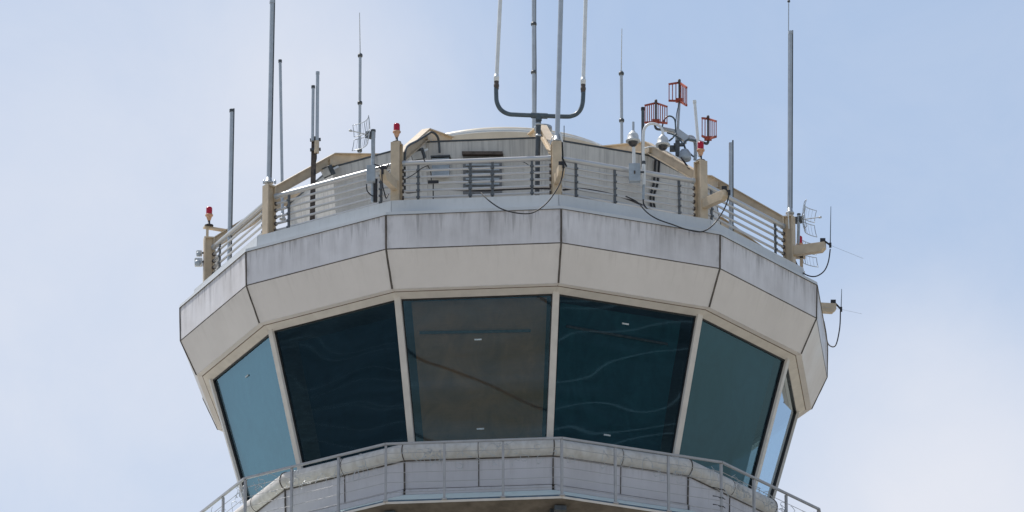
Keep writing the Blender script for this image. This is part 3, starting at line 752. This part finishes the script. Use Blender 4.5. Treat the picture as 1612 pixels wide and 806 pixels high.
# grid dishes
def grid_dish(name, label, cpos, bore, w, h, depth, mast_a, mast_b, mast_w, extra=None, feed=.32):
    t = empty(name, mast_a, label, 'dish antenna', 'grid dishes')
    B = Vector(bore).normalized(); U = B.cross(UPV).normalized(); V = U.cross(B).normalized()
    def pt(u, v): return cpos + U * u + V * v + B * depth * ((2 * u / w) ** 2 + .35 * (2 * v / h) ** 2)
    for v0, v1, nm in ((.03, h / 2, 'grid'), (-h / 2, -.03, 'grid')):
        m = MB(); us = [w * (i / 12 - .5) for i in range(13)]
        edge = [pt(u, v0) for u in us] + [pt(us[-1], v0 + (v1 - v0) * i / 4) for i in range(1, 5)] + [pt(u, v1) for u in us[::-1][1:]] + [pt(us[0], v1 + (v0 - v1) * i / 4) for i in range(1, 4)]
        m.tube(edge, .0075, 6, closed=True)
        for i in range(1, 9):
            u = w * (i / 9 - .5); m.tube([pt(u, v0 + (v1 - v0) * j / 4) for j in range(5)], .0026, 4)
        for u in (-w * .06, w * .06): m.tube([pt(u, v0), pt(u, v1)], .006, 5)
        m.build('grid', 'galv', t)
    m = MB(); m.tube([cpos, cpos + B * feed], .010, 8); m.lathe(cpos + B * feed, [(0, -.0), (.022, .0), (.022, .05), (0, .05)], 10, B); m.build('feed', 'greyplastic', t)
    m = MB(); m.bar(cpos - B * .16, cpos - B * .01, .11, .11); m.cyl(cpos - B * .05, cpos, .07); m.build('mount', 'dark', t)
    m = MB(); m.cyl(mast_a, mast_b, mast_w / 2, n=14); mst = m.build('mast', 'boxgrey', t)
    m = MB(); m.cyl(lerp(mast_a, mast_b, .985), mast_b + UPV * .02, mast_w * .62, n=14); m.build('cap', 'dark', mst)
    return t
Y = P(RR, 0, -2 + .88).y - .1
gd = grid_dish('grid_dish', 'left wire grid dish beside the tan post with the red beacon', atY(577, 211.5, Y), (-.86, -.5, .02), .60, .52, .10, atY(587, 318, Y), atY(587.5, 206, Y), .078)
m = MB(); q = atY(584, 274, Y - .1); m.box(q, .165, .11, .33); jb = m.build('junction_box', 'boxgrey', gd, bevel=.012)
m = MB(); q = atY(591, 300, Y - .02); m.box(q, .075, .05, .46); m.build('clamp_bar', 'black', gd)
m = MB(); m.tube(curve([atY(577, 290, Y - .1), atY(578, 300, Y - .12), atY(584, 307, Y - .12), atY(590, 309, Y)]), .012, 6); m.build('cable', 'black', gd)
m = MB(); m.tube(curve([atY(588, 258, Y), atY(597, 262, Y - .1), atY(604, 270, Y - .12), atY(612, 258, Y - .1)]), .014, 6); m.build('cable', 'black', gd)
m = MB(); m.tube(curve([atY(590, 266, Y), atY(600, 264, Y - .1), atY(606, 275, Y - .12), atY(613, 268, Y - .1)]), .010, 6); m.build('cable', 'black', gd)
Y = P(RR, 0, 2).y + .15
gr = grid_dish('grid_dish', 'curved wire grid dish seen edge on beside the far right tan post', atY(1264, 345.5, Y), (.93, -.34, .0), .62, .54, .13, atY(1256.5, 385, Y), atY(1257.5, 338, Y), .06)
Y2 = Y + 1.2
grid_dish('grid_dish', 'lower right wire grid dish half hidden behind the tan arm', atY(1264, 398, Y2), (.80, -.60, .0), .62, .46, .10, atY(1262, 440, Y2), atY(1262, 388, Y2), .05)
m = MB(); b = P(PKR, .4, 3) ; q = atY(1262, 436, P(PKR, 0, 2).y + .5)
m.bar(q, q + UPV * .42, .06, .06, Vector((0, 1, 0))); m.bar(q + UPV * .40 - Vector((.12, 0, 0)), q + UPV * .40 + Vector((.08, 0, 0)), .06, .05)
tag(m.build('mast_bracket', 'tan', None, loc=q), 'short tan bracket below the arm of the far right post', 'bracket')

# dome cameras
def dome_camera(t, c, s, hang=True):
    """round housing with a dark dome below; c = widest point of the skirt"""
    m = MB(); m.lathe(c, [(.0, .28 * s), (.06 * s, .28 * s), (.075 * s, .24 * s), (.12 * s, .21 * s), (.15 * s, .15 * s), (.155 * s, .05 * s), (.19 * s, .025 * s), (.20 * s, 0), (.185 * s, -.03 * s), (.13 * s, -.03 * s)], 24)
    hs = m.build('housing', 'greyplastic', t)
    m = MB(); m.lathe(c, [(.128 * s, -.025 * s), (.125 * s, -.07 * s), (.10 * s, -.12 * s), (.06 * s, -.15 * s), (0, -.16 * s)], 24); m.build('lens_dome', 'smoke', hs)
Y = P(RR, 0, .51).y - .12
b = atY(998, 262, Y)
t = empty('dome_camera', b, 'grey dome camera on a short white stem above a grey box on the rail', 'camera', 'dome cameras on the railing')
dome_camera(t, atY(996.5, 222, Y), .70)
m = MB(); m.cyl(atY(998, 263, Y), atY(997.5, 232, Y), W_(5.6) / 2); m.build('stem', 'white', t)
m = MB(); m.cyl(atY(997, 209, Y), atY(997, 192, Y), W_(4) / 2); m.build('surge_rod', 'galv', t)
m = MB(); m.box(atY(999, 272.5, Y - .03), .215, .12, .36); bx = m.build('junction_box', 'boxgrey', t, bevel=.012)
m = MB(); m.box(atY(999, 273, Y - .03) - Vector((0, .066, 0)), .03, .015, .06); m.build('latch', 'brown', bx)
m = MB(); m.bar(atY(1008, 271, Y), atY(1014, 271, Y), .03, .03); m.build('bracket', 'dark', t)
Y = P(RR, 0, .575).y - .12
b = atY(1013.5, 292, Y)
t = empty('dome_camera', b, 'grey dome camera hanging from a white gooseneck pipe clipped to the rail', 'camera', 'dome cameras on the railing')
pts = [(1013.5, 291), (1013.3, 260), (1012.5, 235), (1013, 212), (1014.5, 203), (1019, 197), (1026, 194.5), (1034, 196), (1040, 200), (1043, 206), (1043.5, 211)]
m = MB(); m.tube(curve([atY(x, y, Y) for x, y in pts], 5), W_(4.6) / 2, 12); m.build('gooseneck', 'white', t)
m = MB(); m.cyl(atY(1013.5, 291, Y), atY(1013.3, 259, Y), W_(6.2) / 2); m.build('sleeve', 'white', t)
m = MB(); m.cyl(atY(1013.3, 259, Y), atY(1013.3, 254, Y), W_(6.5) / 2); m.build('collar', 'dark', t)
m = MB(); m.cyl(atY(1012.5, 314, Y), atY(1013.3, 291, Y), W_(4.5) / 2); m.build('conduit', 'boxgrey', t)
dome_camera(t, atY(1043.5, 228, Y), .70)
m = MB(); m.tube(curve([atY(1013, 310, Y), atY(1013, 320, Y), atY(1018, 328, Y), atY(1026, 332, Y + .2)]), .014, 6); m.build('cable', 'black', t)

# mast with three red cages
b = atZ(1067, 252, 2.25); Y = b.y
t = empty('cage_antenna_mast', b, 'grey mast with a cross arm carrying three red corner reflector cages', 'antenna')
def cage(name_lab, L, H, Rr, hgt_l, hgt_h, hgt_r, nl, nr, dl, dr):
    """L, H, Rr: pixel of the top of left edge, hinge, right edge; panel heights in pixels"""
    root = None
    def panel(a_t, a_b, c_t, c_b, nbar, solid):
        m = MB()
        for p_, q_ in ((a_t, c_t), (a_b, c_b)): m.bar(p_, q_, .030, .038)
        for i in range(nbar + 1):
            m.bar(lerp(a_t, c_t, i / nbar), lerp(a_b, c_b, i / nbar), .018, .018, Vector((0, 1, 0)))
        return m
    ht, hb = atY(H[0], H[1], Y), atY(H[0], H[1] + hgt_h, Y)
    lt, lb = atY(L[0], L[1], Y + dl), atY(L[0], L[1] + hgt_l, Y + dl)
    rt, rb = atY(Rr[0], Rr[1], Y + dr), atY(Rr[0], Rr[1] + hgt_r, Y + dr)
    c = empty('cage', hb); c.location = hb - t.location; c.parent = t
    ww = Vector(hb)
    def bld(m, nm, mat):
        o = m.build(nm, mat, None); me = o.data
        for v in me.vertices: v.co -= ww
        o.parent = c; return o
    bld(panel(lt, lb, ht, hb, nl, 0), 'reflector', 'redpaint'); bld(panel(rt, rb, ht, hb, nr, 0), 'reflector', 'redpaint')
    m = MB(); f = Vector((0, -.06, 0)); m.cyl(hb + f, ht + f, W_(3.6) / 2); m.lathe(ht + f, [(.025, -.01), (.03, .01), (.022, .04), (0, .05)], 12); bld(m, 'radiator', 'brown')
    m = MB(); m.box(hb + Vector((0, -.03, 0)), .14, .10, .06); bld(m, 'foot', 'redpaint')
cage('a', (1015.5, 166), (1032.5, 162), (1050, 168), 27, 30, 26, 5, 5, -.28, -.25)
cage('b', (1053.3, 132.5), (1069.4, 130), (1081, 138), 26, 29, 28, 3, 5, -.25, -.42)
cage('c', (1105.3, 186), (1114.5, 187), (1127.4, 191), 28, 32, 24, 2, 4, -.3, -.35)
m = MB(); m.tube([b, atY(1066.5, 212, Y)], W_(8) / 2, 12); m.tube([atY(1066.5, 212, Y), atY(1069.5, 158, Y)], W_(4.6) / 2, 12); m.build('mast', 'galv', t)
m = MB(); m.tube([atY(1043, 203, Y), atY(1066, 208, Y), atY(1086, 219, Y), atY(1108, 225, Y)], [.045, .05, .045, .03], 12); m.build('cross_arm', 'galv', t)
m = MB(); m.bar(atY(1064, 207, Y - .05), atY(1082, 220, Y - .05), .10, .13); m.build('clamp_plate', 'galv', t)
m = MB(); m.tube(curve([atY(1108, 225, Y), atY(1113, 226, Y), atY(1115, 222, Y), atY(1114.5, 217, Y)]), W_(4.6) / 2, 10); m.build('elbow', 'dark', t)
m = MB(); m.tube(curve([atY(1032.5, 192, Y), atY(1031, 197, Y), atY(1034, 203, Y), atY(1044, 204, Y)]), W_(4.2) / 2, 10); m.build('elbow', 'dark', t)
m = MB(); m.tube(curve([atY(x, y, Y + .1) for x, y in ((1078, 226), (1079, 218), (1085, 215), (1091, 217), (1094, 224), (1095, 238), (1094, 252))], 5), W_(6) / 2, 12); m.build('arch_pipe', 'boxgrey', t)
m = MB(); m.tube(curve([atY(x, y, Y - .1) for x, y in ((1042, 202), (1045, 190), (1050, 184), (1056, 183), (1062, 188), (1063.5, 200), (1064, 212))], 5), .016, 6); m.build('cable', 'slate', t)
m = MB(); m.tube(curve([atY(x, y, Y - .12) for x, y in ((1065, 210), (1058, 218), (1053, 222))], 5), .018, 6); m.build('cable', 'slate', t)
m = MB(); m.tube(curve([atY(x, y, Y - .12) for x, y in ((1050, 209), (1062, 213), (1072, 222), (1080, 235), (1092, 247))], 5), .016, 6); m.build('cable', 'slate', t)
m = MB(); m.tube(curve([atY(x, y, Y - .12) for x, y in ((1098, 222), (1084, 220), (1077, 226), (1080, 236), (1086, 242))], 5), .020, 6); m.build('cable', 'slate', t)
m = MB(); m.tube(curve([atY(x, y, Y - .1) for x, y in ((1070, 160), (1066, 175), (1064, 190), (1063, 206))], 5), .010, 6); m.build('cable', 'slate', t)
m = MB(); m.box(atY(1066, 234, Y - .15), .07, .10, .30); m.box(atY(1060, 234, Y - .1), .14, .10, .10); m.box(atY(1068, 228, Y - .16), .18, .06, .05); m.build('clamp', 'dark', t)
q = atY(1078, 243, Y - .15); m = MB(); m.lathe(q - UPV * .12, [(0, 0), (.11, 0), (.125, .04), (.115, .14), (.07, .21), (0, .23)], 18)
tag(m.build('round_housing', 'boxgrey', None, loc=q), 'pale grey rounded housing behind the right beam below the red cages', 'housing')

# whip antennas at the ends of the arms
def armwhip(k, tip_px, base_px, label, loop, L1=.62, radials=()):
    Y = P(PKR + L1, 0, k).y; a = P(PKR + L1 - .05, .86, k)
    t = empty('arm_whip_antenna', a, label, 'antenna', 'small whips on the tan arms')
    bt = atY(base_px[0], base_px[1], Y)
    m = MB(); m.box(a + UPV * .03, .10, .10, .07); m.bar(a + UPV * .05, bt, .03, .03); m.box(bt, .045, .045, .09); m.build('mount', 'black', t)
    if tip_px:
        tp = atY(tip_px[0], tip_px[1], Y); m = MB(); m.tube([bt, lerp(bt, tp, .5), tp], [.011, .009, .006], 6); m.build('whip', 'slate', t)
    for rx, ry in radials:
        m = MB(); m.tube([bt, atY(rx, ry, Y - .2)], .0028, 5); m.build('radial', 'galv', t)
    m = MB(); m.tube(curve([atY(x, y, Y + d) for x, y, d in loop], 6), .0125, 7); m.build('cable', 'black', t)
armwhip(2, (1308, 325), (1307, 386), 'small whip at the end of the far right arm, with a hanging cable loop',
        [(1307, 392, 0), (1304, 412, 0), (1297, 427, 0), (1284, 435, 0), (1270, 433, .1), (1259, 424, .2), (1251, 408, .4)], radials=((1359, 407),))
armwhip(3, (1325, 455), (1324, 487), 'small whip on the lowest arm sticking out behind the far right fascia edge',
        [(1323, 490, 0), (1322, 515, 0), (1317, 540, 0), (1311, 546, 0), (1303, 540, .1), (1300, 522, .2), (1297, 506, .3)], radials=((1357, 494), (1284, 482)))
armwhip(1, None, (1148, 303), 'black bracket on the arm of the right tan post, its cable drooping over the fascia',
        [(1148, 306, 0), (1142, 325, 0), (1130, 345, -.02), (1118, 358, -.1)] + [(x, y, P(rr, 0, (x - 884) / 250).y - P(PKR + .62, 0, 1).y)
          for x, y, rr in ((1103, 365, 6.42), (1080, 361, 6.42), (1060, 354, 6.42), (1035, 345, 6.42), (1018, 334, 6.38), (1003, 318, 6.15), (985, 309, 5.95))])
armwhip(0, None, (887, 261), 'black bracket on the centre post arm with a cable drooping to the left',
        [(887, 264, 0), (883, 285, 0), (872, 305, -.05), (858, 322, -.1), (838, 335, -.12), (815, 335.5, -.12), (790, 329, -.08), (770, 316, .0), (757, 303, .2)], L1=.5)
armwhip(-1, None, (602, 271), 'black bracket on the arm of the post left of centre, with a short black cable',
        [(601, 273, 0), (602, 290, 0), (605, 303, 0), (608, 312, .1), (611, 306, .3)])

# small things behind and on the left post
def camera_head(px, py, Y, s, label):
    c = atY(px, py, Y); t = empty('small_camera', c, label, 'camera', 'cameras on the far left post')
    m = MB(); m.box(c, .16 * s, .22 * s, .13 * s); m.build('housing', 'greyplastic', t, bevel=.02)
    m = MB(); m.lathe(c + Vector((-.01, -.11, -.03)) * s, [(0, -.09 * s), (.05 * s, -.08 * s), (.065 * s, -.02 * s), (.05 * s, .02 * s), (0, .03 * s)], 12); m.build('lens', 'boxgrey', t)
    m = MB(); m.bar(c, c + Vector((.14, .02, .03)), .03, .03); m.build('bracket', 'dark', t)
Yp = P(PKR, 0, -3).y
camera_head(313.5, 399, Yp, .7, 'upper small grey camera on the outer face of the far left post')
camera_head(312.5, 413, Yp, .95, 'lower small grey camera on the outer face of the far left post')
# conduits and boxes on the penthouse
q, n_ = on_wall(694, 264, .08); x_ = (P(4.06, .3, 0) - P(4.06, .3, -1)).normalized()
t = empty('wall_box', q, 'square green grey equipment box under an arched conduit, on the penthouse wall', 'electrical box')
m = MB(); m.box(q, .33, .14, .36, (x_, -n_, UPV)); m.build('cabinet', 'boxgrey', t, bevel=.01)
m = MB(); m.box(q + UPV * .21, .37, .2, .03, (x_, -n_, UPV)); m.build('lid', 'dark', t)
Yq = q.y - .1
m = MB(); m.tube(curve([atY(x, y, Yq + d) for x, y, d in ((692, 240, 0), (691, 225, 0), (688, 214, -.1), (680, 208, -.15), (671, 213, -.2), (656, 222, -.5), (643, 229, -.9), (638, 238, -1.1), (637, 262, -1.1), (637, 299, -1.1))], 6), W_(4) / 2, 8); m.build('conduit', 'dark', t)
q = atY(715, 298, P(RR, .4, -.5).y + .2); Yr = P(RR, 0, -.5).y + .12
m = MB(); m.tube(curve([atY(x, y, P(RR, 0, -1 + (x - 621) / 256).y + .1) for x, y in ((637, 300), (641, 303), (652, 302), (670, 300), (700, 298.5), (760, 300), (800, 298), (840, 296.5), (868, 297))], 5), .022, 8)
tag(m.build('conduit', 'black', None, loc=atY(700, 299, Yr)), 'black conduit running along the foot of the centre left railing bay', 'conduit')
m = MB(); m.tube(curve([atY(x, y, P(RR, 0, min(.99, (x - 877) / 231)).y + .1) for x, y in ((886, 299), (910, 297), (940, 301), (975, 309), (1000, 318), (1024, 330))], 5), .020, 8)
tag(m.build('conduit', 'black', None, loc=atY(940, 301, P(RR, 0, .3).y)), 'black conduit running along the foot of the centre right railing bay', 'conduit')
def spot(px, py, Y, label, aim):
    c = atY(px, py, Y); t = empty('floodlight', c, label, 'floodlight')
    A = Vector(aim).normalized(); m = MB(); X = A.cross(UPV).normalized(); U = X.cross(A)
    m.box(c, .26, .10, .20, (X, A, U)); m.build('housing', 'dark', t, bevel=.012)
    m = MB(); m.box(c + A * .055, .21, .015, .15, (X, A, U)); m.build('glass', 'galv', t)
    m = MB(); m.bar(c - UPV * .0 - A * .06, c - A * .06 + Vector((.16, .05, .10)), .035, .035); m.build('bracket', 'white', t)
spot(516, 270, P(4.4, 0, -2).y - .1, 'small dark floodlight under the slanting beam at the left', (-.6, -.5, -.5))
spot(658, 243, P(4.5, 0, -1).y - .2, 'small pale floodlight under the beam beside the arched conduit', (-.3, -.6, -.6))
q = atY(682, 287, Yr - .05); t = empty('rail_fitting', q, 'small black fitting on a thin stem behind the centre left railing bay', 'fitting')
m = MB(); m.box(q, .20, .06, .06); m.build('head', 'black', t)
m = MB(); m.tube([q - UPV * .42, q], .012, 6); m.build('stem', 'black', t)
m = MB(); m.tube(curve([atY(679, 285, Yr), atY(678, 270, Yr), atY(674, 262, Yr), atY(667, 250, Yr - .1), atY(665, 236, Yr - .1)]), .010, 6); m.build('cable', 'black', t)
def cab(name, label, pts, Y, r, mat='black'):
    L = [atY(x, y, Y) for x, y in pts]; m = MB(); m.tube(curve(L, 5), r, 6); tag(m.build(name, mat, None, loc=L[0]), label, 'cable')
cab('cable', 'thin black cable slanting behind the railing just right of the left of centre post', ((640, 281), (652, 274), (662, 266), (672, 261)), Yr - .05, .008)
cab('cable', 'thin cable arching behind the centre left railing bay near the dark mast', ((800, 252), (815, 252), (828, 257), (838, 266), (850, 280)), Yr + .1, .007)
cab('cable', 'white cable arching over the slanting beam behind the gooseneck camera', ((1010, 236), (1019, 232), (1030, 231), (1045, 236), (1066, 248), (1078, 255)), P(4.6, 0, 1).y - .35, .014, 'white')
cab('cable', 'dark cable sagging on the slanting beam left of the right beacon post', ((1072, 248), (1078, 256), (1085, 265), (1095, 268), (1103, 264)), P(5.3, 0, 1).y - .15, .018)
# louvre side controls, cables on the right wall
for i, (x0, x1) in enumerate(((1037, 1029), (1031, 1024))):
    pp = [(x0 + 1, 252), (x0, 268), (x0 - 2, 290), (x1, 310), (x1 + 2, 330)]
    L = []
    for x, y in pp: q, nn = on_wall(x, y, .04, 1 if x > 1015 else 0); L.append(q)
    m = MB(); m.tube(curve(L, 5), .022, 8); tag(m.build('wall_cable', 'black', None, loc=L[-1]), ('right' if i == 0 else 'left') + ' one of two black cables running down the penthouse wall behind the right bay', 'cable')
# vent cap near the centre beam
q = atY(855, 203, P(4.1, 0, 0).y); t = empty('roof_vent', q, 'small round grey vent cap above the centre beam', 'vent')
m = MB(); m.lathe(q - UPV * .15, [(.14, 0), (.14, .12), (.17, .13), (.17, .19), (.12, .21), (0, .22)], 18); m.build('cap', 'boxgrey', t)
m = MB(); m.lathe(q - UPV * .30, [(.09, 0), (.09, .16)], 14); m.build('neck', 'dark', t)
# equipment on the deck behind the right bay
m = MB(); q = base_at(1161, P(RR, 0, 1.36).y + .45, .36); m.box(q + UPV * -.02, .34, .3, .12); m.box(q + Vector((-.10, 0, .07)), .12, .2, .08)
tag(m.build('equipment_box', 'boxgrey', None, loc=q), 'low grey box on the deck behind the right sloping railing bay', 'box')
# loose wire along the walkway railing
rw = random.Random(3)
def tangle(k, u0, u1, n, label, amp=.16):
    m = MB(); c0 = P(RW - .03, -4.75, k + u0)
    for i in range(n):
        u = u0 + (u1 - u0) * rw.random(); z = -4.6 - rw.random() * .35; pts = []
        cx, cz, a0 = u, z, rw.random() * 6.28; ra = amp * (.25 + rw.random() * .6)
        for j in range(7):
            a = a0 + j * (.5 + rw.random() * .5); uu = max(.001, min(.999, cx + cos(a) * ra / 3.2))
            pts.append(P(RW - .04 + rw.uniform(-.04, .04), cz + sin(a) * ra, k + uu))
        m.tube(curve(pts, 3), .0048, 4)
    return tag(m.build('bird_wire', 'galv', None, loc=c0), label, 'wire', kind='stuff')
tangle(-1, .02, .98, 26, 'thin tangled bird wire on the walkway railing below the brown window')
tangle(0, .02, .98, 22, 'thin tangled bird wire on the walkway railing below the window right of centre')
tangle(-2, .02, .98, 20, 'thin tangled bird wire on the walkway railing below the darkest window')
tangle(1, .0, .98, 34, 'dense tangled bird wire on the walkway railing at the right')
tangle(-3, .3, .98, 24, 'curled bird wire on the walkway railing at the far left')
tangle(2, .02, .7, 14, 'sparse curled bird wire on the walkway railing at the far right')
tt = empty('cable_tensioners', P(RW - .05, -5.6, 1), 'small black cable tensioners on the walkway railing post at the right', 'tensioner')
for i in range(4):
    m = MB(); q = P(RW - .05, -4.98 - i * .165, 1)
    m.tube([q + Vector((-.14, -.03, .01)), q + Vector((-.05, -.035, -.005)), q + Vector((-.01, -.04, -.03)), q + Vector((.05, -.04, -.035)), q + Vector((.09, -.04, -.07))], [.011, .005, .011, .011, .006], 6)
    m.build('tensioner', 'black', tt)
